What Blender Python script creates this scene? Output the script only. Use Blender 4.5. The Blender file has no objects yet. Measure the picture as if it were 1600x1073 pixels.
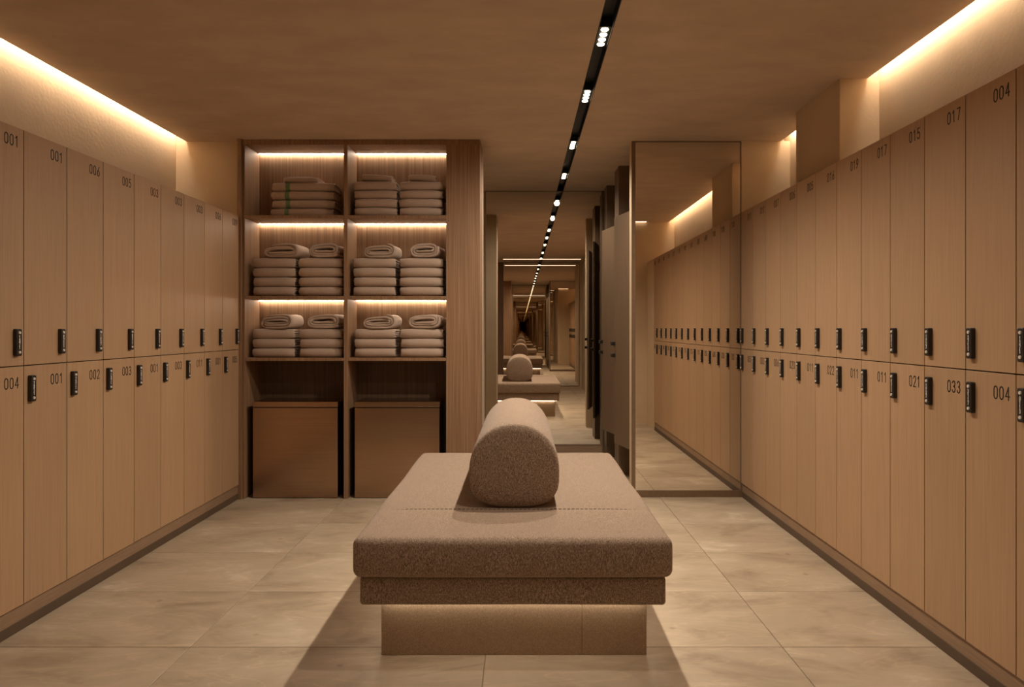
import bpy, bmesh, math, random
from mathutils import Vector, Matrix
random.seed(7)
R = math.radians
scene = bpy.context.scene
C = scene.collection

# ------------------------------------------------------------------ camera, world, exposure
# metres; x to the right, y into the room, z up; the camera stands at the origin of the plan
cam_d = bpy.data.cameras.new('camera')
cam_d.sensor_width = 36.0
cam_d.lens = 36.0 * 1090 / 1600
cam_d.shift_x = -15.0 / 1600
cam_d.shift_y = -23.5 / 1600
cam_d.clip_start = 0.02
cam = bpy.data.objects.new('camera', cam_d)
C.objects.link(cam)
cam.location = (0, 0, 1.285)
cam.rotation_euler = (R(90), 0, 0)
scene.camera = cam

world = bpy.data.worlds.new('world')
scene.world = world
world.use_nodes = True
world.node_tree.nodes['Background'].inputs[0].default_value = (1.0, 0.72, 0.45, 1)
world.node_tree.nodes['Background'].inputs[1].default_value = 0.0

vs = scene.view_settings
vs.view_transform = 'Standard'
vs.look = 'None'
vs.gamma = 1.0
vs.use_curve_mapping = False
vs.exposure = 0.0
cy = scene.cycles
cy.max_bounces = 18
cy.diffuse_bounces = 6
cy.glossy_bounces = 18
cy.transmission_bounces = 4
cy.sample_clamp_indirect = 6.0
cy.caustics_reflective = False
cy.caustics_refractive = False

WARM = (1.0, 0.87, 0.69)          # LED strips
WARM_SPOT = (1.0, 0.87, 0.71)     # track spots
COVE_L = 24.0
COVE_R = 24.0
SHELF_LED = 44.0
BENCH_LED = 12.0
REAR_SLOT = 3.0
SPOT_W = 112.0

# ------------------------------------------------------------------ materials
MATS = {}
def new_mat(name):
    m = bpy.data.materials.new(name)
    m.use_nodes = True
    nt = m.node_tree
    b = nt.nodes['Principled BSDF']
    MATS[name] = m
    return m, nt, b

def N(nt, kind, **kw):
    n = nt.nodes.new(kind)
    for k, v in kw.items():
        if k in n.inputs:
            n.inputs[k].default_value = v
        else:
            setattr(n, k, v)
    return n

def coords(nt, scale=(1, 1, 1), rnd=6.0, world=False):
    tc = N(nt, 'ShaderNodeTexCoord')
    mp = N(nt, 'ShaderNodeMapping')
    mp.inputs['Scale'].default_value = scale
    if world:
        geo = N(nt, 'ShaderNodeNewGeometry')
        nt.links.new(geo.outputs['Position'], mp.inputs['Vector'])
    else:
        oi = N(nt, 'ShaderNodeObjectInfo')
        mul = N(nt, 'ShaderNodeMath', operation='MULTIPLY')
        mul.inputs[1].default_value = rnd
        nt.links.new(oi.outputs['Random'], mul.inputs[0])
        nt.links.new(mul.outputs[0], mp.inputs['Location'])
        nt.links.new(tc.outputs['Object'], mp.inputs['Vector'])
    return mp

def ramp(nt, fac, stops):
    r = N(nt, 'ShaderNodeValToRGB')
    el = r.color_ramp.elements
    while len(el) > 1:
        el.remove(el[-1])
    el[0].position, el[0].color = stops[0][0], (*stops[0][1], 1)
    for p, c in stops[1:]:
        e = el.new(p)
        e.color = (*c, 1)
    nt.links.new(fac, r.inputs['Fac'])
    return r

def bump(nt, b, height, strength, dist=0.002):
    bp = N(nt, 'ShaderNodeBump', Strength=strength, Distance=dist)
    nt.links.new(height, bp.inputs['Height'])
    nt.links.new(bp.outputs['Normal'], b.inputs['Normal'])

def wood(name, c1, c2, c3, scale=(70, 70, 1.2), rough=0.5, bs=0.08, vary=0.0):
    m, nt, b = new_mat(name)
    mp = coords(nt, scale)
    n1 = N(nt, 'ShaderNodeTexNoise', Scale=1.6, Detail=5.0, Roughness=0.6)
    nt.links.new(mp.outputs[0], n1.inputs['Vector'])
    r = ramp(nt, n1.outputs['Fac'], [(0.3, c1), (0.5, c2), (0.72, c3)])
    out = r.outputs['Color']
    mp2 = coords(nt, (2.2, 2.2, 0.5))
    n2 = N(nt, 'ShaderNodeTexNoise', Scale=1.0, Detail=2.0)
    nt.links.new(mp2.outputs[0], n2.inputs['Vector'])
    r2 = ramp(nt, n2.outputs['Fac'], [(0.3, (0.95, 0.95, 0.95)), (0.7, (1.03, 1.02, 1.0))])
    mx = N(nt, 'ShaderNodeMix', data_type='RGBA', blend_type='MULTIPLY')
    mx.inputs[0].default_value = 1.0
    nt.links.new(out, mx.inputs[6])
    nt.links.new(r2.outputs['Color'], mx.inputs[7])
    out = mx.outputs[2]
    if vary:
        oi = N(nt, 'ShaderNodeObjectInfo')
        rv = ramp(nt, oi.outputs['Random'], [(0, (1 - vary,) * 3), (1, (1 + vary * 0.3,) * 3)])
        mv = N(nt, 'ShaderNodeMix', data_type='RGBA', blend_type='MULTIPLY')
        mv.inputs[0].default_value = 1.0
        nt.links.new(out, mv.inputs[6])
        nt.links.new(rv.outputs['Color'], mv.inputs[7])
        out = mv.outputs[2]
    nt.links.new(out, b.inputs['Base Color'])
    b.inputs['Roughness'].default_value = rough
    bump(nt, b, n1.outputs['Fac'], bs, 0.001)
    return m

def plaster(name, c, amp=0.1, rough=0.85, bs=0.25, stretch=(1, 1, 1), fine=60.0):
    m, nt, b = new_mat(name)
    mp = coords(nt, stretch, world=True)
    n1 = N(nt, 'ShaderNodeTexNoise', Scale=2.6, Detail=6.0, Roughness=0.6)
    nt.links.new(mp.outputs[0], n1.inputs['Vector'])
    lo = tuple(v * (1 - amp) for v in c)
    hi = tuple(v * (1 + amp) for v in c)
    r = ramp(nt, n1.outputs['Fac'], [(0.3, lo), (0.7, hi)])
    nt.links.new(r.outputs['Color'], b.inputs['Base Color'])
    b.inputs['Roughness'].default_value = rough
    mp2 = coords(nt, (1, 1, 1), world=True)
    n2 = N(nt, 'ShaderNodeTexNoise', Scale=fine, Detail=3.0)
    nt.links.new(mp2.outputs[0], n2.inputs['Vector'])
    bump(nt, b, n2.outputs['Fac'], bs, 0.003)
    return m

def plain(name, c, rough=0.5, metal=0.0):
    m, nt, b = new_mat(name)
    mp = coords(nt, (1, 1, 1))
    n = N(nt, 'ShaderNodeTexNoise', Scale=40.0, Detail=2.0)
    nt.links.new(mp.outputs[0], n.inputs['Vector'])
    r = ramp(nt, n.outputs['Fac'], [(0.3, tuple(v * 0.93 for v in c)), (0.7, tuple(v * 1.06 for v in c))])
    nt.links.new(r.outputs['Color'], b.inputs['Base Color'])
    b.inputs['Roughness'].default_value = rough
    b.inputs['Metallic'].default_value = metal
    return m

def emit(name, c, s):
    m, nt, b = new_mat(name)
    b.inputs['Base Color'].default_value = (0.8, 0.7, 0.6, 1)
    b.inputs['Emission Color'].default_value = (*c, 1)
    b.inputs['Emission Strength'].default_value = s
    return m

def fabric(name, lo, mid, hi, scale=520.0, bs=0.9):
    m, nt, b = new_mat(name)
    mp = coords(nt, (1, 1, 1), 0)
    v = N(nt, 'ShaderNodeTexNoise', Scale=scale, Detail=2.0, Roughness=0.7)
    nt.links.new(mp.outputs[0], v.inputs['Vector'])
    mpv = coords(nt, (330, 330, 120), 0)
    v2 = N(nt, 'ShaderNodeTexNoise', Scale=1.0, Detail=2.0)
    nt.links.new(mpv.outputs[0], v2.inputs['Vector'])
    add = N(nt, 'ShaderNodeMix', data_type='FLOAT')
    add.inputs[0].default_value = 0.4
    nt.links.new(v.outputs['Fac'], add.inputs[2])
    nt.links.new(v2.outputs['Fac'], add.inputs[3])
    r = ramp(nt, add.outputs[0], [(0.36, lo), (0.5, mid), (0.64, hi)])
    nt.links.new(r.outputs['Color'], b.inputs['Base Color'])
    b.inputs['Roughness'].default_value = 0.95
    b.inputs['Sheen Weight'].default_value = 0.15
    bump(nt, b, add.outputs[0], bs, 0.003)
    return m

def stone(name):
    m, nt, b = new_mat(name)
    mp = coords(nt, (1.0, 1.7, 1.0), 37.0)
    n1 = N(nt, 'ShaderNodeTexNoise', Scale=2.3, Detail=8.0, Roughness=0.62, Distortion=0.6)
    nt.links.new(mp.outputs[0], n1.inputs['Vector'])
    r1 = ramp(nt, n1.outputs['Fac'], [(0.28, (0.29, 0.215, 0.145)), (0.46, (0.42, 0.33, 0.232)),
                                      (0.60, (0.47, 0.375, 0.27)), (0.76, (0.62, 0.52, 0.40))])
    mp2 = coords(nt, (1.2, 5.0, 1.0), 23.0)
    n2 = N(nt, 'ShaderNodeTexNoise', Scale=1.4, Detail=6.0, Roughness=0.55, Distortion=1.2)
    nt.links.new(mp2.outputs[0], n2.inputs['Vector'])
    r2 = ramp(nt, n2.outputs['Fac'], [(0.47, (1, 1, 1)), (0.495, (1.16, 1.15, 1.13)), (0.52, (1, 1, 1)),
                                      (0.68, (1, 1, 1)), (0.76, (0.82, 0.80, 0.77))])
    mx = N(nt, 'ShaderNodeMix', data_type='RGBA', blend_type='MULTIPLY')
    mx.inputs[0].default_value = 0.9
    nt.links.new(r1.outputs['Color'], mx.inputs[6])
    nt.links.new(r2.outputs['Color'], mx.inputs[7])
    # small dark pits
    mp3 = coords(nt, (1, 1, 1), 11.0)
    vo = N(nt, 'ShaderNodeTexVoronoi', Scale=3.2)
    nt.links.new(mp3.outputs[0], vo.inputs['Vector'])
    r3 = ramp(nt, vo.outputs['Distance'], [(0.0, (0.5, 0.45, 0.4)), (0.035, (0.75, 0.72, 0.7)), (0.06, (1, 1, 1))])
    mx2 = N(nt, 'ShaderNodeMix', data_type='RGBA', blend_type='MULTIPLY')
    mx2.inputs[0].default_value = 0.8
    nt.links.new(mx.outputs[2], mx2.inputs[6])
    nt.links.new(r3.outputs['Color'], mx2.inputs[7])
    nt.links.new(mx2.outputs[2], b.inputs['Base Color'])
    b.inputs['Roughness'].default_value = 0.48
    bump(nt, b, n1.outputs['Fac'], 0.12, 0.004)
    return m

def towel_mat(name, stripe=False):
    m, nt, b = new_mat(name)
    mp = coords(nt, (1, 1, 1), 3.0)
    n = N(nt, 'ShaderNodeTexNoise', Scale=320.0, Detail=2.0)
    nt.links.new(mp.outputs[0], n.inputs['Vector'])
    r = ramp(nt, n.outputs['Fac'], [(0.3, (0.38, 0.285, 0.222)), (0.7, (0.50, 0.38, 0.30))])
    out = r.outputs['Color']
    if stripe:
        tc = N(nt, 'ShaderNodeTexCoord')
        sp = N(nt, 'ShaderNodeSeparateXYZ')
        nt.links.new(tc.outputs['Object'], sp.inputs[0])
        a = N(nt, 'ShaderNodeMath', operation='COMPARE')
        a.inputs[1].default_value = -0.115
        a.inputs[2].default_value = 0.017
        nt.links.new(sp.outputs['X'], a.inputs[0])
        mx = N(nt, 'ShaderNodeMix', data_type='RGBA')
        nt.links.new(a.outputs[0], mx.inputs[0])
        nt.links.new(out, mx.inputs[6])
        mx.inputs[7].default_value = (0.13, 0.22, 0.11, 1)
        out = mx.outputs[2]
    nt.links.new(out, b.inputs['Base Color'])
    b.inputs['Roughness'].default_value = 1.0
    b.inputs['Sheen Weight'].default_value = 0.2
    bump(nt, b, n.outputs['Fac'], 0.5, 0.003)
    return m

wood('locker_oak', (0.41, 0.256, 0.144), (0.455, 0.289, 0.165), (0.495, 0.318, 0.186), (110, 110, 2.0), 0.5, 0.04, 0.05)
wood('carcass_oak', (0.16, 0.10, 0.06), (0.19, 0.12, 0.07), (0.22, 0.14, 0.085), (110, 110, 2.0), 0.7)
wood('shelf_oak', (0.19, 0.105, 0.057), (0.265, 0.152, 0.083), (0.37, 0.222, 0.125), (60, 60, 0.9), 0.55, 0.12)
wood('dark_wood', (0.10, 0.06, 0.035), (0.14, 0.085, 0.05), (0.18, 0.11, 0.065), (60, 60, 0.9), 0.6, 0.1)
wood('plinth_oak', (0.24, 0.155, 0.095), (0.28, 0.18, 0.112), (0.32, 0.21, 0.132), (4, 4, 90), 0.55, 0.04)
wood('door_oak', (0.14, 0.088, 0.05), (0.165, 0.105, 0.06), (0.19, 0.125, 0.073), (80, 80, 1.5), 0.5, 0.05)
plaster('wall_plaster', (0.62, 0.49, 0.34), 0.06, 0.9, 0.5, (1, 1, 1), 45.0)
plaster('ceiling_plaster', (0.64, 0.51, 0.395), 0.10, 0.85, 0.15, (0.9, 1.7, 1), 40.0)
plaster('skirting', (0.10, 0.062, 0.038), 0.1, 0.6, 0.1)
plaster('grout', (0.36, 0.28, 0.2), 0.1, 0.9, 0.1)
stone('floor_stone')
fabric('boucle', (0.06, 0.036, 0.023), (0.31, 0.215, 0.15), (0.66, 0.51, 0.38))
fabric('plinth_stone', (0.30, 0.205, 0.13), (0.41, 0.29, 0.185), (0.51, 0.37, 0.24), 260.0, 0.15)
towel_mat('towel_cotton')
towel_mat('towel_striped', True)
plain('lock_black', (0.018, 0.014, 0.012), 0.38)
plain('number_ink', (0.022, 0.013, 0.008), 0.65)
plain('thread', (0.10, 0.062, 0.04), 0.8)
plain('dial_white', (0.85, 0.80, 0.74), 0.4)
plain('button_steel', (0.85, 0.81, 0.75), 0.30, 0.25)
plain('track_black', (0.006, 0.006, 0.007), 0.5)
plain('frame_bronze', (0.20, 0.13, 0.08), 0.4, 0.3)
emit('cove_led_left', WARM, COVE_L)
emit('cove_led_right', WARM, COVE_R)
emit('shelf_led', WARM, SHELF_LED)
emit('bench_led', WARM, BENCH_LED)
emit('slot_led', (1.0, 0.80, 0.58), REAR_SLOT)
emit('spot_lens', (1.0, 0.82, 0.55), 14.0)

m, nt, b = new_mat('mirror_glass')
mp = coords(nt, (1, 1, 1), world=True)
nn = N(nt, 'ShaderNodeTexNoise', Scale=1.5)
nt.links.new(mp.outputs[0], nn.inputs['Vector'])
rr = ramp(nt, nn.outputs['Fac'], [(0.0, (0.80, 0.75, 0.68)), (1.0, (0.83, 0.78, 0.71))])
nt.links.new(rr.outputs['Color'], b.inputs['Base Color'])
b.inputs['Metallic'].default_value = 1.0
b.inputs['Roughness'].default_value = 0.004

m, nt, b = new_mat('brushed_bronze')
mp = coords(nt, (1.5, 1.5, 260), 4.0)
nn = N(nt, 'ShaderNodeTexNoise', Scale=1.0, Detail=2.0)
nt.links.new(mp.outputs[0], nn.inputs['Vector'])
rr = ramp(nt, nn.outputs['Fac'], [(0.3, (0.40, 0.275, 0.19)), (0.7, (0.47, 0.33, 0.23))])
nt.links.new(rr.outputs['Color'], b.inputs['Base Color'])
b.inputs['Metallic'].default_value = 1.0
b.inputs['Roughness'].default_value = 0.23
bump(nt, b, nn.outputs['Fac'], 0.03, 0.001)

# ------------------------------------------------------------------ helpers
def mesh_from(bm, name, smooth=False):
    me = bpy.data.meshes.new(name)
    bm.normal_update()
    bm.to_mesh(me)
    bm.free()
    if smooth:
        for p in me.polygons:
            p.use_smooth = True
    return me

def link(name, me, mat=None, parent=None, loc=(0, 0, 0), rz=0.0, rot=None):
    o = bpy.data.objects.new(name, me)
    C.objects.link(o)
    if me is not None and mat is not None and len(me.materials) == 0:
        me.materials.append(MATS[mat])
    o.parent = parent
    o.location = loc
    o.rotation_euler = rot if rot else (0, 0, rz)
    return o

def empty(name, loc=(0, 0, 0), rz=0.0):
    o = bpy.data.objects.new(name, None)
    C.objects.link(o)
    o.empty_display_size = 0.05
    o.location = loc
    o.rotation_euler = (0, 0, rz)
    return o

def tag(o, label, cat, group=None):
    o['label'] = label
    o['category'] = cat
    if group:
        o['group'] = group
    return o

def add_box(bm, x0, x1, y0, y1, z0, z1, bev=0.0, seg=1):
    r = bmesh.ops.create_cube(bm, size=1.0)
    vs_ = r['verts']
    bmesh.ops.scale(bm, vec=(x1 - x0, y1 - y0, z1 - z0), verts=vs_)
    bmesh.ops.translate(bm, vec=((x0 + x1) / 2, (y0 + y1) / 2, (z0 + z1) / 2), verts=vs_)
    if bev > 0:
        es = list({e for v in vs_ for e in v.link_edges})
        bmesh.ops.bevel(bm, geom=es, offset=bev, segments=seg, affect='EDGES', profile=0.5)

def box_mesh(name, x0, x1, y0, y1, z0, z1, bev=0.0, seg=1):
    bm = bmesh.new()
    add_box(bm, x0, x1, y0, y1, z0, z1, bev, seg)
    return mesh_from(bm, name)

def boxes(name, lst, mat, parent=None, bev=0.0):
    bm = bmesh.new()
    for b_ in lst:
        add_box(bm, *b_, bev)
    return link(name, mesh_from(bm, name), mat, parent)

def struct(name, lst, mat, bev=0.0, label=None):
    o = boxes(name, lst, mat, None, bev)
    o['kind'] = 'structure'
    if label:
        o['label'] = label
    return o

def rounded_box(name, x0, x1, y0, y1, z0, z1, r, n=(10, 16, 2), puff=0.0, wob=0.0, seed=0):
    """soft cushion: a gridded box whose edges are rounded, with a slight belly and wobble"""
    lo = Vector((x0, y0, z0)); hi = Vector((x1, y1, z1))
    rnd = random.Random(seed)
    ph = [rnd.uniform(0, 6.28) for _ in range(6)]
    def samples(a):
        l, h = lo[a], hi[a]
        k = 5
        s = [l + r * (1 - math.cos(math.pi / 2 * i / k)) for i in range(k + 1)]
        e = [h - (v - l) for v in reversed(s)]
        inner = [l + r + (h - l - 2 * r) * i / n[a] for i in range(1, n[a])]
        return s + inner + e
    S = [samples(a) for a in range(3)]
    bm = bmesh.new()
    def put(p):
        q = Vector([min(max(p[a], lo[a] + r), hi[a] - r) for a in range(3)])
        d = p - q
        if d.length > 1e-9:
            p = q + d.normalized() * r
        c = (lo + hi) / 2; hs = (hi - lo) / 2
        u = [(p[a] - c[a]) / hs[a] for a in range(3)]
        if puff:
            p = p + Vector((0, 0, puff * u[2] * max(0, 1 - u[0] ** 4) * max(0, 1 - u[1] ** 6)))
            p = p + Vector((0, puff * 0.5 * u[1] * max(0, 1 - u[0] ** 6) * (1 - u[2] ** 2), 0))
        if wob:
            p = p + Vector((wob * math.sin(p.y * 7 + ph[0]) * u[0], wob * math.sin(p.x * 8 + ph[1]) * u[1],
                            wob * (math.sin(p.x * 6 + ph[2]) + math.sin(p.y * 5 + ph[3])) * 0.5))
        return p
    for a in range(3):
        b1, b2 = (a + 1) % 3, (a + 2) % 3
        for side in (0, 1):
            grid = []
            for u in S[b1]:
                row = []
                for v in S[b2]:
                    p = Vector((0, 0, 0)); p[a] = hi[a] if side else lo[a]; p[b1] = u; p[b2] = v
                    row.append(bm.verts.new(put(p)))
                grid.append(row)
            for i in range(len(grid) - 1):
                for j in range(len(grid[0]) - 1):
                    f = [grid[i][j], grid[i + 1][j], grid[i + 1][j + 1], grid[i][j + 1]]
                    bm.faces.new(f if side else f[::-1])
    bmesh.ops.remove_doubles(bm, verts=bm.verts, dist=1e-5)
    return mesh_from(bm, name, True)

def ribbon(bm, path, normals, t, a0, a1, axis, edge_jit=0.0, rnd=None, k=3, nmid=4, wave=0.0):
    """a thick sheet swept along a path in a plane, spread from a0 to a1 along the third axis, soft rim"""
    rings = []
    L = len(path)
    j0 = [0.0] * L; j1 = [0.0] * L
    if rnd and edge_jit:
        a, b_, c_, d_ = [rnd.uniform(0, 6.28) for _ in range(4)]
        for i in range(L):
            j0[i] = edge_jit * (math.sin(i * 0.55 + a) + 0.5 * math.sin(i * 1.7 + c_))
            j1[i] = edge_jit * (math.sin(i * 0.5 + b_) + 0.5 * math.sin(i * 1.9 + d_))
    ph = rnd.uniform(0, 6.28) if rnd else 0
    h = t / 2
    for i, (p, nrm) in enumerate(zip(path, normals)):
        s0, s1 = a0 + j0[i], a1 + j1[i]
        pts = []
        for q in range(nmid + 1):
            pts.append((s0 + h + (s1 - s0 - 2 * h) * q / nmid, h))
        for q in range(1, k + 1):
            ang = math.pi / 2 - math.pi * q / (k + 1)
            pts.append((s1 - h + h * math.cos(ang), h * math.sin(ang)))
        for q in range(nmid + 1):
            pts.append((s1 - h - (s1 - s0 - 2 * h) * q / nmid, -h))
        for q in range(1, k + 1):
            ang = -math.pi / 2 - math.pi * q / (k + 1)
            pts.append((s0 + h + h * math.cos(ang), h * math.sin(ang)))
        ring = []
        for (s, o_) in pts:
            w = wave * math.sin(s * 21 + ph + i * 0.1)
            u = p[0] + nrm[0] * (o_ + w * 0.5)
            v = p[1] + nrm[1] * (o_ + w)
            co = (s, u, v) if axis == 'x' else (u, s, v)
            ring.append(bm.verts.new(co))
        rings.append(ring)
    n = len(rings[0])
    for i in range(L - 1):
        for j in range(n):
            bm.faces.new([rings[i][j], rings[i][(j + 1) % n], rings[i + 1][(j + 1) % n], rings[i + 1][j]])
    bm.faces.new(rings[0][::-1]); bm.faces.new(rings[-1])

def path_normals(path):
    out = []
    for i in range(len(path)):
        a = path[max(0, i - 1)]; b_ = path[min(len(path) - 1, i + 1)]
        dx, dz = b_[0] - a[0], b_[1] - a[1]
        l = math.hypot(dx, dz) or 1
        out.append((-dz / l, dx / l))
    return out

# ------------------------------------------------------------------ plan of the place
XL, XR = -2.126, 1.672          # locker door planes
WL, WR = -2.64, 2.045           # side walls above the lockers
YB = 5.266                      # front of the towel shelving
YM = 5.32                       # tall mirror plane
YE = 7.25                       # mirror closing the corridor
YR = -0.60                      # wall behind the viewer
ZC = 2.712                      # ceiling
EL, ER = -2.56, 1.975           # ceiling edges at the light coves
TX = 0.400                      # track centre line

# ---- floor with stone tiles
floor = struct('floor', [(WL - 0.1, WR + 0.1, YR - 0.1, YE + 0.15, -0.12, -0.006)], 'grout', 0, 'beige limestone floor laid in large rectangular tiles')
TW, TD = 1.195, 0.594
tile_me = {}
ix0, iy0 = -1.337, 2.815
for i in range(-2, 4):
    for j in range(-6, 8):
        x0, y0 = ix0 + i * TW, iy0 + j * TD
        x1, y1 = x0 + TW, y0 + TD
        cx0, cx1, cy0, cy1 = max(x0, WL), min(x1, WR), max(y0, YR), min(y1, YE + 0.1)
        if cx1 - cx0 < 0.05 or cy1 - cy0 < 0.05:
            continue
        key = (round(cx1 - cx0, 3), round(cy1 - cy0, 3))
        if key not in tile_me:
            w, d = key
            tile_me[key] = box_mesh('tile', -w / 2 + 0.0014, w / 2 - 0.0014, -d / 2 + 0.0014, d / 2 - 0.0014, -0.016, 0.0, 0.0016, 1)
        link('tile', tile_me[key], 'floor_stone', floor, ((cx0 + cx1) / 2, (cy0 + cy1) / 2, random.uniform(-0.0006, 0.0)))

# ---- ceiling with the track slot and the cove edges
SL = 0.036
ceil_parts = [(EL, TX - SL, YR - 0.1, YE + 0.1, ZC, ZC + 0.09), (TX + SL, ER, YR - 0.1, YE + 0.1, ZC, ZC + 0.09),
              (ER, WR + 0.1, YE - 1.82, YE + 0.1, ZC, ZC + 0.09), (WL - 0.1, EL, YB + 0.06, YE + 0.1, ZC, ZC + 0.09),
              (WL - 0.1, WR + 0.1, YR - 0.1, YE + 0.1, ZC + 0.13, ZC + 0.2)]
struct('ceiling', ceil_parts, 'ceiling_plaster', 0, 'mottled brown plaster ceiling with a black track slot')

# ---- walls
struct('wall_left', [(WL - 0.1, WL, YR, YE + 0.1, -0.006, ZC + 0.13)], 'wall_plaster')
struct('wall_right', [(WR, WR + 0.1, YR, YE + 0.1, -0.006, ZC + 0.13)], 'wall_plaster')
struct('wall_back_left', [(WL, -0.314, 5.60, 5.72, -0.006, ZC), (WL, -2.115, YB + 0.06, 5.60, -0.006, ZC)], 'wall_plaster', 0,
       'sand plaster wall around the back of the towel shelves')
struct('wall_back_right', [(0.8395, WR, YM + 0.012, 5.43, -0.006, ZC), (1.676, WR, YM - 0.005, YM + 0.012, 2.172, ZC)], 'wall_plaster', 0,
       'plaster wall carrying the tall mirror beside the right lockers')
struct('wall_corridor_end', [(WL, WR, YE + 0.012, YE + 0.1, -0.006, ZC)], 'wall_plaster')
struct('wall_rear', [(WL, WR, YR - 0.1, YR, -0.006, ZC + 0.13)], 'wall_plaster')
struct('wall_rear_right', [(1.30, WR, YR, 1.30, -0.006, ZC + 0.13), (XR + 0.01, WR, 1.30, 1.81, -0.006, 2.17)], 'wall_plaster')
struct('wall_corridor_side', [(1.75, 1.85, 5.43, YE, -0.006, ZC)], 'wall_plaster')
struct('trim_1', [(1.817, WR, 3.985, 4.62, 2.172, ZC + 0.09)], 'wall_plaster', 0.002, 'plaster pier standing above the right lockers up to the ceiling')
struct('trim_2', [(0.852, 1.75, 6.12, 6.38, -0.006, ZC)], 'door_oak', 0.002, 'nearer oak partition fin in the corridor')
struct('trim_3', [(0.848, 1.75, 6.96, 7.15, -0.006, ZC)], 'door_oak', 0.002, 'farther oak partition fin in the corridor')
struct('trim_4', [(-1.20, -0.40, YR, YR + 0.03, 0.0, ZC)], 'dark_wood', 0.001, 'dark wooden panel on the wall behind the viewer')
struct('trim_5', [(0.835, 0.852, YE - 0.02, YE + 0.012, 0.0, ZC)], 'door_oak', 0.0, 'oak edge strip right of the corridor mirror')
struct('trim_6', [(XR + 0.004, WR, YM - 0.007, YM + 0.005, 0, 2.17)], 'carcass_oak', 0.0, 'dark filler strip between right lockers and mirror')
struct('trim_7', [(-2.14, -2.108, 5.246, 5.326, 0, ZC)], 'shelf_oak', 0.001, 'narrow oak filler strip between left lockers and shelving')

# toe kicks under the lockers: an oak strip over a dark skirting
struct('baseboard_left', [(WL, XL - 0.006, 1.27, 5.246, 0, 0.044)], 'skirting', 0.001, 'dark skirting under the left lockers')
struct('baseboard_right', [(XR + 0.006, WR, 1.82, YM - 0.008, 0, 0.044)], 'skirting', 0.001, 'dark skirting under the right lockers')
struct('trim_8', [(WL, XL - 0.009, 1.27, 5.246, 0.044, 0.108)], 'plinth_oak', 0.0, 'recessed oak plinth strip under the left lockers')
struct('trim_9', [(XR + 0.009, WR, 1.82, YM - 0.008, 0.044, 0.108)], 'plinth_oak', 0.0, 'recessed oak plinth strip under the right lockers')

# ---- light coves: LED profiles hidden above the ceiling edges
def led(name, bx, mat, label, group=None):
    o = boxes(name, [bx], mat)
    tag(o, label, 'light strip', group)
    return o
led('cove_light_strip', (EL - 0.022, EL - 0.002, 1.30, YB + 0.05, ZC + 0.060, ZC + 0.085), 'cove_led_left', 'warm LED strip hidden in the cove above the left lockers')
led('cove_light_strip', (ER + 0.002, ER + 0.022, 1.32, 3.98, ZC + 0.060, ZC + 0.085), 'cove_led_right', 'warm LED strip in the cove above the right lockers, before the pier')
led('cove_light_strip', (ER + 0.002, ER + 0.022, 4.63, YM - 0.03, ZC + 0.060, ZC + 0.085), 'cove_led_right', 'short warm LED strip in the right cove between pier and mirror wall')
led('slot_light', (-0.38, 1.22, 0.10, 0.14, ZC - 0.004, ZC + 0.012), 'slot_led', 'thin linear ceiling light across the room, seen in the corridor mirror')
led('slot_light', (1.32, 1.665, 1.305, 1.335, ZC - 0.006, ZC + 0.012), 'slot_led', 'thin linear ceiling light over the end wall, seen in the tall mirror')

# ------------------------------------------------------------------ mirrors
def mirror(x0, x1, y, z0, z1, facing, label, fw=0.012, left=None, bottom=None):
    """facing -1: looks towards -y"""
    t = empty('wall_mirror', ((x0 + x1) / 2, y, z0))
    cx = (x0 + x1) / 2
    w = x1 - x0
    l = left or fw
    bt = bottom or fw
    f0, f1 = (0.0, 0.012)
    yy = (f0, f1) if facing < 0 else (-f1, -f0)
    fy = (-0.006, 0.012) if facing < 0 else (-0.012, 0.006)
    H = z1 - z0
    link('glass', box_mesh('glass', -w / 2 + l, w / 2 - fw, yy[0], yy[1], bt, H - fw), 'mirror_glass', t)
    link('frame_edge', box_mesh('frame_edge', -w / 2, -w / 2 + l, fy[0], fy[1], 0, H), 'frame_bronze', t)
    link('frame_edge', box_mesh('frame_edge', w / 2 - fw, w / 2, fy[0], fy[1], 0, H), 'frame_bronze', t)
    link('frame_edge', box_mesh('frame_edge', -w / 2 + l, w / 2 - fw, fy[0], fy[1], 0, bt), 'frame_bronze', t)
    link('frame_edge', box_mesh('frame_edge', -w / 2 + l, w / 2 - fw, fy[0], fy[1], H - fw, H), 'frame_bronze', t)
    tag(t, label, 'mirror')
    return t
mirror(0.8395, 1.674, YM, 0.0, ZC - 0.001, -1, 'tall floor to ceiling mirror beside the right lockers', 0.006, 0.028, 0.05)
mirror(-0.378, 0.835, YE, 0.07, ZC - 0.001, -1, 'large mirror at the end of the corridor, reflecting bench and track', 0.006, 0.008, 0.012)
mirror(-0.40, 1.25, YR + 0.014, 0.04, ZC - 0.001, 1, 'large mirror behind the viewer, seen only as the repeating reflection', 0.008)
struct('baseboard_back', [(-1.2, 0.84, YE - 0.004, YE + 0.012, 0, 0.069)], 'plinth_oak', 0.0)

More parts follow.
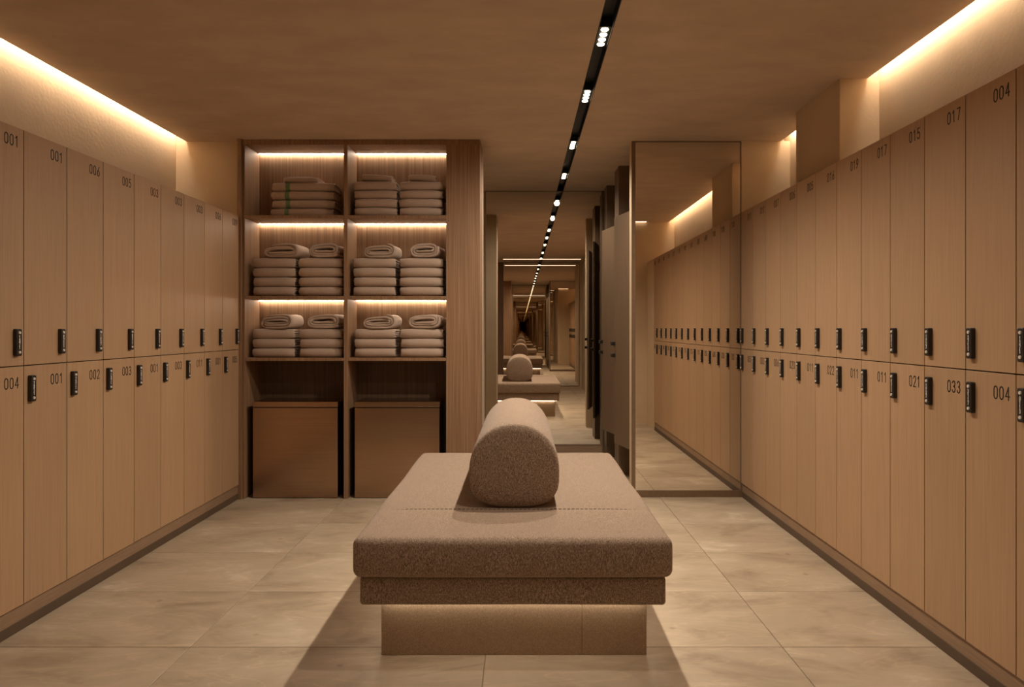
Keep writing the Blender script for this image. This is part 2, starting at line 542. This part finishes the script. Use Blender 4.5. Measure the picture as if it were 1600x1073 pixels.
# ------------------------------------------------------------------ lockers
STROKES = {
    '0': [[(0, .22), (.07, .06), (.2, 0), (.33, .06), (.4, .22), (.4, .78), (.33, .94), (.2, 1), (.07, .94), (0, .78), (0, .22)]],
    '1': [[(.05, .80), (.22, 1), (.22, 0)]],
    '2': [[(.02, .78), (.08, .94), (.2, 1), (.33, .94), (.39, .78), (.36, .6), (.0, 0), (.4, 0)]],
    '3': [[(.02, .84), (.1, .96), (.2, 1), (.33, .94), (.38, .77), (.32, .6), (.18, .53), (.33, .46), (.4, .27), (.33, .06), (.2, 0), (.08, .05), (0, .2)]],
    '4': [[(.31, 0), (.31, 1), (0, .28), (.42, .28)]],
    '5': [[(.38, 1), (.06, 1), (.03, .55), (.2, .62), (.34, .55), (.4, .32), (.34, .07), (.2, 0), (.08, .04), (0, .16)]],
    '6': [[(.34, 1), (.1, .6), (.0, .3), (.06, .07), (.2, 0), (.34, .07), (.4, .3), (.34, .52), (.2, .58), (.06, .5)]],
    '7': [[(0, 1), (.4, 1), (.14, 0)]],
    '8': [[(.2, .54), (.06, .63), (.03, .8), (.1, .95), (.2, 1), (.3, .95), (.37, .8), (.34, .63), (.2, .54), (.05, .43), (0, .25), (.07, .06), (.2, 0), (.33, .06), (.4, .25), (.35, .43), (.2, .54)]],
    '9': [[(.06, 0), (.3, .4), (.4, .7), (.34, .93), (.2, 1), (.06, .93), (0, .7), (.06, .48), (.2, .42), (.34, .5)]],
}
def stroke_digit(bm, ch, ox, oz, h, sw, y0, y1):
    for line in STROKES[ch]:
        pts = [(ox + x * h, oz + z * h) for x, z in line]
        for (a, b_) in zip(pts, pts[1:]):
            dx, dz = b_[0] - a[0], b_[1] - a[1]
            l = math.hypot(dx, dz)
            ux, uz = dx / l * sw * 0.45, dz / l * sw * 0.45
            nx, nz = -dz / l * sw / 2, dx / l * sw / 2
            q = [(a[0] - ux + nx, a[1] - uz + nz), (a[0] - ux - nx, a[1] - uz - nz),
                 (b_[0] + ux - nx, b_[1] + uz - nz), (b_[0] + ux + nx, b_[1] + uz + nz)]
            f = [bm.verts.new((x, y0, z)) for x, z in q]
            g = [bm.verts.new((x, y1, z)) for x, z in q]
            bm.faces.new(f)
            for k in range(4):
                bm.faces.new([f[k], g[k], g[(k + 1) % 4], f[(k + 1) % 4]])
NUM = {}
def number_mesh(s):
    """right-aligned at local x = 0, top at z = 0"""
    if s not in NUM:
        bm = bmesh.new()
        h = 0.044
        adv = 0.030
        for k, ch in enumerate(s):
            stroke_digit(bm, ch, -adv * (len(s) - k) + 0.010, -h, h, 0.0043, -0.0007, 0.0)
        bmesh.ops.recalc_face_normals(bm, faces=bm.faces)
        NUM[s] = mesh_from(bm, 'number')
    return NUM[s]
CODE = {}
def code_mesh(s):
    if s not in CODE:
        bm = bmesh.new()
        for k, ch in enumerate(s):
            stroke_digit(bm, ch, -0.0028, 0.0165 - 0.0145 * k, 0.0125, 0.0030, -0.0006, 0.0)
        bmesh.ops.recalc_face_normals(bm, faces=bm.faces)
        CODE[s] = mesh_from(bm, 'dial_digits')
    return CODE[s]

LOCK_W, LOCK_H, LOCK_D = 0.032, 0.114, 0.016
def lock_body_mesh():
    bm = bmesh.new()
    add_box(bm, -LOCK_W / 2, LOCK_W / 2, -LOCK_D, 0, -LOCK_H / 2, LOCK_H / 2)
    es = [e for e in bm.edges if abs(e.verts[0].co.y + LOCK_D) < 1e-6 and abs(e.verts[1].co.y + LOCK_D) < 1e-6]
    vert = [e for e in bm.edges if abs(e.verts[0].co.y - e.verts[1].co.y) > 0.01]
    bmesh.ops.bevel(bm, geom=vert, offset=0.006, segments=3, affect='EDGES', profile=0.5)
    es = [e for e in bm.edges if all(abs(v.co.y + LOCK_D) < 1e-6 for v in e.verts)]
    bmesh.ops.bevel(bm, geom=es, offset=0.003, segments=2, affect='EDGES', profile=0.5)
    return mesh_from(bm, 'lock')
lock_me = lock_body_mesh()
def button_mesh():
    bm = bmesh.new()
    r = bmesh.ops.create_cone(bm, cap_ends=True, segments=16, radius1=0.0068, radius2=0.0056, depth=0.004)
    bmesh.ops.rotate(bm, cent=(0, 0, 0), matrix=Matrix.Rotation(R(90), 3, 'X'), verts=bm.verts)
    return mesh_from(bm, 'button')
button_me = button_mesh()
dial_me = box_mesh('dial', -0.0075, 0.0075, -0.0016, 0.0, -0.006, 0.006, 0.001)

GAP = 0.0022
def ordinal(n):
    return ['first', 'second', 'third', 'fourth', 'fifth', 'sixth', 'seventh', 'eighth', 'ninth', 'tenth', 'eleventh',
            'twelfth', 'thirteenth', 'fourteenth'][n - 1]
def build_lockers(side, xp, y_far, w, count, z0, zm, z1, depth, ups, lows):
    rz = R(90) if side == 'left' else R(-90)
    me = {}
    for row, (a, b_) in (('lower', (z0, zm)), ('upper', (zm, z1))):
        H = b_ - a
        me[row] = (box_mesh('door', GAP, w - GAP, 0, 0.018, GAP, H - GAP, 0.0008),
                   box_mesh('carcass', 0.0005, w - 0.0005, 0.0195, depth, 0.0, H - 0.0005))
    for i in range(count):                       # i = 0 is the farthest column
        for row, (a, b_) in (('lower', (z0, zm)), ('upper', (zm, z1))):
            H = b_ - a
            num = (lows if row == 'lower' else ups)[i]
            y = y_far - (i + 1) * w if side == 'left' else y_far - i * w
            t = empty('locker', (xp, y, a), rz)
            where = 'the towel shelves' if side == 'left' else 'the tall mirror'
            tag(t, f'{ordinal(i + 1)} {row} oak locker counting from {where}, {side} wall, numbered {num}', 'locker',
                f'{row} lockers on the {side} wall')
            link('carcass', me[row][1], 'carcass_oak', t)
            link('door', me[row][0], 'locker_oak', t)
            nz = H - (0.048 if row == 'lower' else 0.040)
            link('number', number_mesh(num), 'number_ink', t, (w - 0.030, 0.0, nz))
            if side == 'left':
                lx = w - 0.047 if row == 'upper' else 0.040
            else:
                lx = 0.042
            lz = 0.043 + LOCK_H / 2 if row == 'upper' else H - 0.043 - LOCK_H / 2
            lk = link('lock', lock_me, 'lock_black', t, (lx, -0.0002, lz))
            link('button', button_me, 'button_steel', lk, (0, -LOCK_D - 0.001, 0.041))
            link('button', button_me, 'button_steel', lk, (0, -LOCK_D - 0.001, -0.041))
            code = '%04d' % random.Random(i * 7 + (1 if row == 'upper' else 0) + (50 if side == 'left' else 0)).choice(
                [311, 3117, 9711, 1371, 113, 3711, 7311, 1937])
            link('dial_digits', code_mesh(code), 'dial_white', lk, (0, -LOCK_D - 0.0004, 0))

L_UP = ['009', '006', '003', '003', '003', '005', '006', '001', '001', '001', '002', '004', '007', '008']
L_LO = ['005', '001', '011', '003', '001', '003', '002', '001', '004', '005', '006', '007', '008', '009']
build_lockers('left', XL, 5.243, 0.283, 14, 0.108, 1.126, 2.134, 0.5, L_UP, L_LO)
R_UP = ['011', '011', '007', '006', '005', '016', '019', '017', '015', '017', '004', '005', '006']
R_LO = ['007', '003', '006', '020', '011', '022', '011', '011', '021', '033', '004', '005', '006']
build_lockers('right', XR, 5.3125, 0.2685, 13, 0.108, 1.130, 2.168, 0.36, R_UP, R_LO)

# ------------------------------------------------------------------ towel shelving
SX0, SXD0, SXD1, SX1, SXP = -2.106, -1.343, -1.314, -0.570, -0.314
Zt, Z1a, Z1b, Z2a, Z2b, Z3a, Z3b = 2.672, 2.116, 2.140, 1.507, 1.531, 1.039, 1.063
SD = 5.56                        # face of the back panels
sh = empty('towel_shelving', ((SX0 + SXP) / 2, 5.43, 0))
tag(sh, 'built in oak towel shelving with lit compartments above two open bays', 'shelving')
ox, oy = -(SX0 + SXP) / 2, -5.43
def spart(name, x0, x1, y0, y1, z0, z1, mat='shelf_oak', bev=0.001, label=None):
    o = link(name, box_mesh(name, x0 + ox, x1 + ox, y0 + oy, y1 + oy, z0, z1, bev), mat, sh)
    if label:
        o['label'] = label
    return o
spart('side_panel', SX0, SX0 + 0.016, YB, 5.598, 0, Zt)
spart('divider', SXD0, SXD1, YB, 5.578, 0, Zt)
spart('side_panel', SX1, SX1 + 0.014, YB, 5.598, 0, Zt)
spart('top_panel', SX0, SXP, YB, 5.598, Zt, ZC - 0.001)
spart('pier_panel', SX1 + 0.014, SXP, YB, 5.599, 0, Zt, label='wide flat oak panel at the right end')
LXa, LXb = SX0 + 0.016, SXD0
RXa, RXb = SXD1, SX1
for (a, b_) in ((LXa, LXb), (RXa, RXb)):
    for (z0, z1) in ((Z1a, Z1b), (Z2a, Z2b), (Z3a, Z3b)):
        spart('shelf', a, b_, YB + 0.002, 5.578, z0, z1)
    spart('back_panel', a, b_, SD, 5.579, Z3b, Zt)
    spart('back_panel', a, b_, 5.579, 5.598, 0, Z3a, 'dark_wood', label='dark wooden panel behind the bin')
row_names = ['top', 'middle', 'bottom']
for (a, b_, cn) in ((LXa, LXb, 'left'), (RXa, RXb, 'right')):
    for k, ztop in enumerate((Zt, Z1a, Z2a)):
        led('shelf_light_strip', (a + 0.004, b_ - 0.004, SD - 0.020, SD - 0.008, ztop - 0.0028, ztop - 0.0005), 'shelf_led',
            f'warm LED strip at the back of the {row_names[k]} {cn} shelving compartment', 'LED strips in the shelving')

# ------------------------------------------------------------------ towels
def folded_towel_mesh(w, d, h, seed, jit=0.003):
    """twice folded towel: two nested U shaped layers, round fold to the front (y = 0), base at z = 0"""
    rnd = random.Random(seed)
    bm = bmesh.new()
    t = h / 4 * 0.97
    for ly in range(2):
        rad = h / 2 - h / 8 - ly * h / 4
        cyl = h / 2 + (0.0 if ly == 0 else 0.002)
        path = []
        back = d - rnd.uniform(0, 0.02)
        n = 5
        for i in range(n):
            path.append((back + (cyl - back) * i / n, h / 2 - rad))
        for i in range(9):
            a = -math.pi / 2 - math.pi * i / 8
            path.append((cyl + rad * math.cos(a) * 0.8, h / 2 + rad * math.sin(a)))
        for i in range(1, n + 1):
            path.append((cyl + (back - cyl) * i / n, h / 2 + rad))
        ins = ly * 0.003
        ribbon(bm, path, path_normals(path), t, -w / 2 + ins, w / 2 - ins, 'x', jit, rnd, 3, 5, 0.0010)
    bmesh.ops.recalc_face_normals(bm, faces=bm.faces)
    for v in bm.verts:                       # softly rounded ends of the front fold
        u = abs(v.co.x) / (w / 2)
        if u > 0.75:
            k = (u - 0.75) / 0.25
            v.co.y += 0.016 * k * k * max(0, 1 - v.co.y / 0.12)
            v.co.z += (h / 2 - v.co.z) * 0.16 * k * k
    return mesh_from(bm, 'folded_towel', True)

def rolled_towel_mesh(w, d, h, seed, turns=2.35):
    """towel folded over and over: flattened spiral seen from the front, base at z = 0"""
    rnd = random.Random(seed)
    bm = bmesh.new()
    t = h / (turns * 2 + 0.9) * 0.92
    path = []
    n = 56
    for i in range(n + 1):
        th = 2 * math.pi * turns * i / n
        hh = t * 0.35 + (h / 2 - t / 2 - t * 0.35) * i / n
        ww = w / 2 - (h / 2 - hh)
        a = th + math.pi * 0.9 + rnd.uniform(-0.02, 0.02)
        ca, sa = math.cos(a), math.sin(a)
        p = 0.55
        x = ww * math.copysign(abs(ca) ** p, ca)
        z = hh * math.copysign(abs(sa) ** 0.8, sa)
        lean = 0.10 * x * (h / 2 + z) / h
        path.append((x, h / 2 + z - abs(x) * 0.03 + lean))
    ribbon(bm, path, path_normals(path), t, 0, d, 'y', 0.006, rnd, 3, 4, 0.002)
    bmesh.ops.recalc_face_normals(bm, faces=bm.faces)
    zmin = min(v.co.z for v in bm.verts)
    zmax = max(v.co.z for v in bm.verts)
    xa, xb = min(v.co.x for v in bm.verts), max(v.co.x for v in bm.verts)
    for v in bm.verts:
        v.co.z = (v.co.z - zmin) * h / (zmax - zmin)
        v.co.x = (v.co.x - (xa + xb) / 2) * w / (xb - xa)
        k = max(0.0, (v.co.y - d * 0.5) / d)
        v.co.x += k * 0.02
    return mesh_from(bm, 'rolled_towel', True)

YF = YB + 0.028
def towel(me, mat, x, y, z, label, group, name='folded_towel', rz=0.0, rx=0.0, ry=0.0):
    o = link(name, me, mat, None, (x, y, z), rot=(rx, ry, rz))
    tag(o, label, 'towel', group)
    return o
mesh_bank = {}
def bank(w, h, var):
    key = (round(w * 0.97, 3), round(h, 3), var)
    if key not in mesh_bank:
        mesh_bank[key] = folded_towel_mesh(key[0], 0.235, h, int(w * 1000) % 97 + var * 131, 0.003)
    return mesh_bank[key]
ORD = ['lowest', 'second lowest', 'third lowest', 'fourth lowest']
def stack(x_centre, width, zs, n, h, label_stack, group, mat='towel_cotton', y0=0.0):
    z = zs + 0.0006
    for k in range(n):
        var = random.randrange(3)
        towel(bank(width, h, var), mat, x_centre + random.uniform(-0.004, 0.004), YF + y0 + random.uniform(-0.004, 0.004),
              z, f'{ORD[k]} folded beige towel in the {label_stack}', group, rz=R(random.uniform(-1.2, 1.2)))
        z += h + 0.0006
    return z
# top row
h1 = 0.066
g = 'folded towels on the top shelf'
xc = -1.680
z = Z1b + 0.0006
for k in range(4):
    me = mesh_bank.setdefault(('wide', k % 2), folded_towel_mesh(0.485, 0.235, h1, 40 + k, 0.003))
    towel(me, 'towel_striped', xc + (-0.006, 0.004, -0.003, 0.002)[k], YF + 0.045, z,
          f'{ORD[k]} wide towel with a green stripe, left compartment, top shelf', g)
    z += h1 + 0.0006
towel(folded_towel_mesh(0.27, 0.20, 0.046, 71, 0.002), 'towel_cotton', -1.705, YF + 0.07, z + 0.0005,
      'small plain folded towel on top of the green striped stack', g)
for (x0, x1, nm) in ((-1.282, -0.947, 'left'), (-0.937, -0.597, 'right')):
    xc = (x0 + x1) / 2
    zt = stack(xc, x1 - x0, Z1b, 4, h1, f'{nm} stack of the top right compartment', g)
    towel(folded_towel_mesh((0.235, 0.21)[nm == 'right'], 0.18, 0.048, (631, 702)[nm == 'right'], 0.002), 'towel_cotton',
          xc + 0.004, YF + 0.03, zt + 0.007, f'small tilted folded towel crowning the {nm} stack, top right compartment', g,
          ry=R(3.0))
# middle and bottom rows
rows = [
    ('middle', Z2b, 4, 0.072, [(-2.050, -1.719, 'left', 'left', -1.967, -1.695), (-1.705, -1.360, 'left', 'right', -1.622, -1.394),
                               (-1.287, -0.957, 'right', 'left', -1.205, -0.962), (-0.933, -0.593, 'right', 'right', -0.850, -0.627)], 0.112),
    ('bottom', Z3b, 3, 0.072, [(-2.059, -1.729, 'left', 'left', -1.991, -1.744), (-1.700, -1.360, 'left', 'right', -1.637, -1.389),
                               (-1.282, -0.962, 'right', 'left', -1.209, -0.962), (-0.928, -0.588, 'right', 'right', -0.865, -0.617)], 0.112),
]
for (rn, zs, n, h, stks, hr) in rows:
    g = f'towels on the {rn} shelf'
    for q, (x0, x1, col, sd, r0, r1) in enumerate(stks):
        xc = (x0 + x1) / 2
        zt = stack(xc, x1 - x0, zs, n, h, f'{sd} stack of the {rn} {col} compartment', g)
        rw = r1 - r0
        me = rolled_towel_mesh(rw, 0.225, hr, 300 + q + (10 if rn == 'bottom' else 0), (2.85, 2.45, 2.75, 2.6)[q])
        towel(me, 'towel_cotton', (r0 + r1) / 2, YF + 0.012, zt + 0.001,
              f'loosely rolled beige towel on the {sd} stack, {rn} {col} compartment', g, 'rolled_towel', rz=R((-5, -3, -2, -4)[q]))

# ------------------------------------------------------------------ bins
def bin_(x0, x1, label):
    w = x1 - x0
    t = empty('towel_bin', ((x0 + x1) / 2, YB + 0.165, 0.0))
    D = 0.15
    link('body', box_mesh('body', -w / 2, w / 2, -D, D, 0.004, 0.684, 0.003, 2), 'brushed_bronze', t)
    link('lid', box_mesh('lid', -w / 2 - 0.002, w / 2 + 0.002, -D - 0.003, D, 0.690, 0.730, 0.003, 2), 'brushed_bronze', t)
    link('lid_gap', box_mesh('lid_gap', -w / 2 + 0.01, w / 2 - 0.01, -D + 0.01, D - 0.01, 0.684, 0.690), 'lock_black', t)
    link('foot_rail', box_mesh('foot_rail', -w / 2 + 0.02, w / 2 - 0.02, -D + 0.02, D - 0.02, 0.0, 0.004), 'lock_black', t)
    tag(t, label, 'bin', 'bronze metal bins in the shelving bays')
bin_(-2.035, -1.392, 'brushed bronze metal bin in the left bay under the towels')
bin_(-1.264, -0.622, 'brushed bronze metal bin in the right bay, partly behind the bench')

# ------------------------------------------------------------------ bench
BX = -0.010
bench = empty('upholstered_bench', (BX, 3.5, 0))
tag(bench, 'long woven fabric bench on a glowing recessed plinth in mid room', 'bench')
def bpart(name, me, mat, label=None):
    o = link(name, me, mat, bench, (-BX, -3.5, 0))
    if label:
        o['label'] = label
    return o
bx0, bx1, by0, by1 = -0.552, 0.492, 2.745, 4.30
bm = bmesh.new()
add_box(bm, bx0, 0.2365, by0, by1, 0.0, 0.222, 0.0015)
bpart('plinth', mesh_from(bm, 'plinth'), 'plinth_stone', 'stone coloured plinth')
bm = bmesh.new()
add_box(bm, 0.2375, bx1, by0, by1, 0.0, 0.222, 0.0015)
bpart('plinth', mesh_from(bm, 'plinth'), 'plinth_stone', 'stone coloured plinth')
for bx_ in ((bx0 + 0.01, bx1 - 0.01, by0 - 0.020, by0 - 0.006, 0.226, 0.234), (bx0 + 0.01, bx1 - 0.01, by1 + 0.006, by1 + 0.020, 0.226, 0.234),
            (bx0 - 0.020, bx0 - 0.006, by0, by1, 0.226, 0.234), (bx1 + 0.006, bx1 + 0.020, by0, by1, 0.226, 0.234)):
    bpart('light_strip', box_mesh('light_strip', *bx_), 'bench_led', 'warm LED strip under the seat')
bpart('seat_board', box_mesh('seat_board', bx0 + 0.03, bx1 - 0.03, by0 + 0.03, by1 - 0.03, 0.222, 0.236), 'dark_wood')
bpart('lower_cushion', rounded_box('lower_cushion', -0.613, 0.546, 2.640, 4.40, 0.2365, 0.346, 0.014, (12, 18, 2), 0.0, 0.0012, 3), 'boucle')
# seat cushion with a shallow stitched seam across it
sc_me = rounded_box('seat_cushion', -0.637, 0.570, 2.605, 4.43, 0.347, 0.498, 0.031, (16, 60, 3), 0.004, 0.0022, 5)
for v in sc_me.vertices:
    if v.co.z > 0.44:
        v.co.z -= 0.004 * math.exp(-((v.co.y - 3.03) / 0.02) ** 2)
    if abs(v.co.x + 0.03) > 0.5:
        v.co.x -= math.copysign(0.003, v.co.x) * math.exp(-((v.co.y - 3.03) / 0.02) ** 2)
bpart('seat_cushion', sc_me, 'boucle')
bm = bmesh.new()                          # running stitches across the seat
tops = [(v.co.x, v.co.z) for v in sc_me.vertices if abs(v.co.y - 3.03) < 0.035 and v.co.z > 0.45]
x = -0.60
while x < 0.535:
    zt = max(z_ for x_, z_ in tops if abs(x_ - x) < 0.05)
    zt -= 0.0045 * (abs((x + 0.0335) / 0.57) ** 8)
    add_box(bm, x, x + 0.013, 3.0285, 3.0315, zt - 0.004, zt + 0.0016)
    x += 0.019
bpart('stitched_seam', mesh_from(bm, 'stitched_seam'), 'thread', 'row of dark running stitches across the seat')

# bolster: an arch section with softly bulging ends
def bolster():
    bm = bmesh.new()
    def profile(s):
        pts = []
        W, H = 0.199, 0.368
        n = 48
        for i in range(n):
            a = 2 * math.pi * i / n - math.pi / 2
            ca, sa = math.cos(a), math.sin(a)
            ez = 0.60 if sa < 0 else 0.98
            ex = 0.62 if sa < 0 else 0.92
            x = W * math.copysign(abs(ca) ** ex, ca)
            zc = 0.160
            z = zc + (zc if sa < 0 else H - zc) * math.copysign(abs(sa) ** ez, sa)
            if sa < 0:
                x *= 1 - 0.07 * (-sa) ** 3
            pts.append((x * s, (z - 0.17) * s + 0.17))
        return pts
    L = 1.16
    prof = []
    for y, s in ((-0.014, 0.0), (-0.014, 0.25), (-0.012, 0.55), (-0.008, 0.80), (-0.003, 0.93), (0.002, 0.965), (0.008, 0.985), (0.015, 0.993),
                 (0.019, 0.985), (0.024, 0.994), (0.07, 1.0)):
        prof.append((y, s))
    mid = [(0.08 + (L - 0.16) * i / 14, 1.0 + 0.004 * math.sin(i * 1.3)) for i in range(1, 14)]
    prof = prof + mid + [(L - y, s) for y, s in reversed(prof)]
    rings = []
    for y, s in prof:
        if s == 0.0:
            rings.append([bm.verts.new((0, y, 0.17))])
        else:
            rings.append([bm.verts.new((x, y, z)) for x, z in profile(s)])
    for a, b_ in zip(rings, rings[1:]):
        n = max(len(a), len(b_))
        for j in range(n):
            k = (j + 1) % n
            if len(a) == 1:
                bm.faces.new([a[0], b_[k], b_[j]])
            elif len(b_) == 1:
                bm.faces.new([a[j], a[k], b_[0]])
            else:
                bm.faces.new([a[j], a[k], b_[k], b_[j]])
    bmesh.ops.recalc_face_normals(bm, faces=bm.faces)
    zmin = min(v.co.z for v in bm.verts)
    for v in bm.verts:
        v.co.z -= zmin
    return mesh_from(bm, 'bolster', True)
bo = link('bolster', bolster(), 'boucle', None, (-0.032, 3.045, 0.5015))
tag(bo, 'arched woven fabric bolster cushion lying lengthwise on the bench', 'bolster')

# ------------------------------------------------------------------ cubicle doors in the corridor
def cubicle_door(p_far, p_near, label):
    a = Vector((p_near[0], p_near[1], 0)); b_ = Vector((p_far[0], p_far[1], 0))
    d = b_ - a
    w = d.length
    t = empty('cubicle_door', (a.x, a.y, 0.30), math.atan2(d.y, d.x))
    link('panel', box_mesh('panel', 0, w, -0.022, 0, 0, 1.94, 0.001), 'door_oak', t)
    for z in (0.855, 0.755):
        k = link('latch', box_mesh('latch', w - 0.03, w + 0.012, 0.0, 0.03, z - 0.016, z + 0.016, 0.004, 2), 'lock_black', t)
    for z in (0.20, 1.70):
        link('hinge', box_mesh('hinge', -0.012, 0.03, -0.03, -0.022, z - 0.05, z + 0.05, 0.002), 'frame_bronze', t)
    tag(t, label, 'door', 'ajar cubicle doors in the corridor')
cubicle_door((0.798, 6.017), (0.919, 5.47), 'nearer oak cubicle door standing ajar behind the tall mirror')
cubicle_door((0.786, 6.83), (0.880, 6.415), 'farther oak cubicle door ajar beside the corridor end mirror')

# ------------------------------------------------------------------ ceiling track and its spots
track = empty('light_track', (TX, 3.3, ZC))
tag(track, 'black recessed lighting track running the length of the ceiling', 'light track')
y0, y1 = YR + 0.012 - 3.3, YE - 0.002 - 3.3
h_ = SL - 0.0005
link('channel_side', box_mesh('channel_side', -h_, -h_ + 0.004, y0, y1, -0.001, 0.07), 'track_black', track)
link('channel_side', box_mesh('channel_side', h_ - 0.004, h_, y0, y1, -0.001, 0.07), 'track_black', track)
link('channel_top', box_mesh('channel_top', -h_ + 0.004, h_ - 0.004, y0, y1, 0.055, 0.07), 'track_black', track)

lens_me = None
def lens_mesh():
    bm = bmesh.new()
    bmesh.ops.create_cone(bm, cap_ends=True, segments=20, radius1=0.0165, radius2=0.0185, depth=0.004)
    return mesh_from(bm, 'lens')
lens_me = lens_mesh()
house_me = box_mesh('housing', -0.031, 0.031, -0.115, 0.115, 0.010, 0.053, 0.001)
spots = [(0.15, 'spot module farthest behind the viewer'), (1.25, 'second spot module behind the viewer'),
         (2.50, 'spot module just above the top edge of the photo'),
         (3.44, 'nearest spot module in view with four round lenses'), (4.32, 'second spot module in view along the track'),
         (5.47, 'third spot module in view along the track'), (6.58, 'farthest spot module, just before the corridor mirror')]
for (y, lab) in spots:
    t = empty('track_spotlight', (TX, y, ZC))
    tag(t, 'black ' + lab, 'spotlight', 'four lens spots in the ceiling track')
    link('housing', house_me, 'track_black', t)
    for k in range(4):
        link('lens', lens_me, 'spot_lens', t, (0, -0.087 + 0.058 * k, 0.0075))
    ld = bpy.data.lights.new('spot_beam', 'SPOT')
    ld.energy = SPOT_W * (0.52 if y > 5 else 1.08 if y > 3 else 0.45 if y > 2 else 0.12)
    ld.color = WARM_SPOT
    ld.spot_size = R(164)
    ld.spot_blend = 1.0
    ld.shadow_soft_size = 0.03
    lo = bpy.data.objects.new('spot_beam', ld)
    C.objects.link(lo)
    lo.parent = t
    lo.location = (0, 0, -0.006)
    lo.rotation_euler = (0, R(11), 0)     # heads are tipped towards the wider left aisle
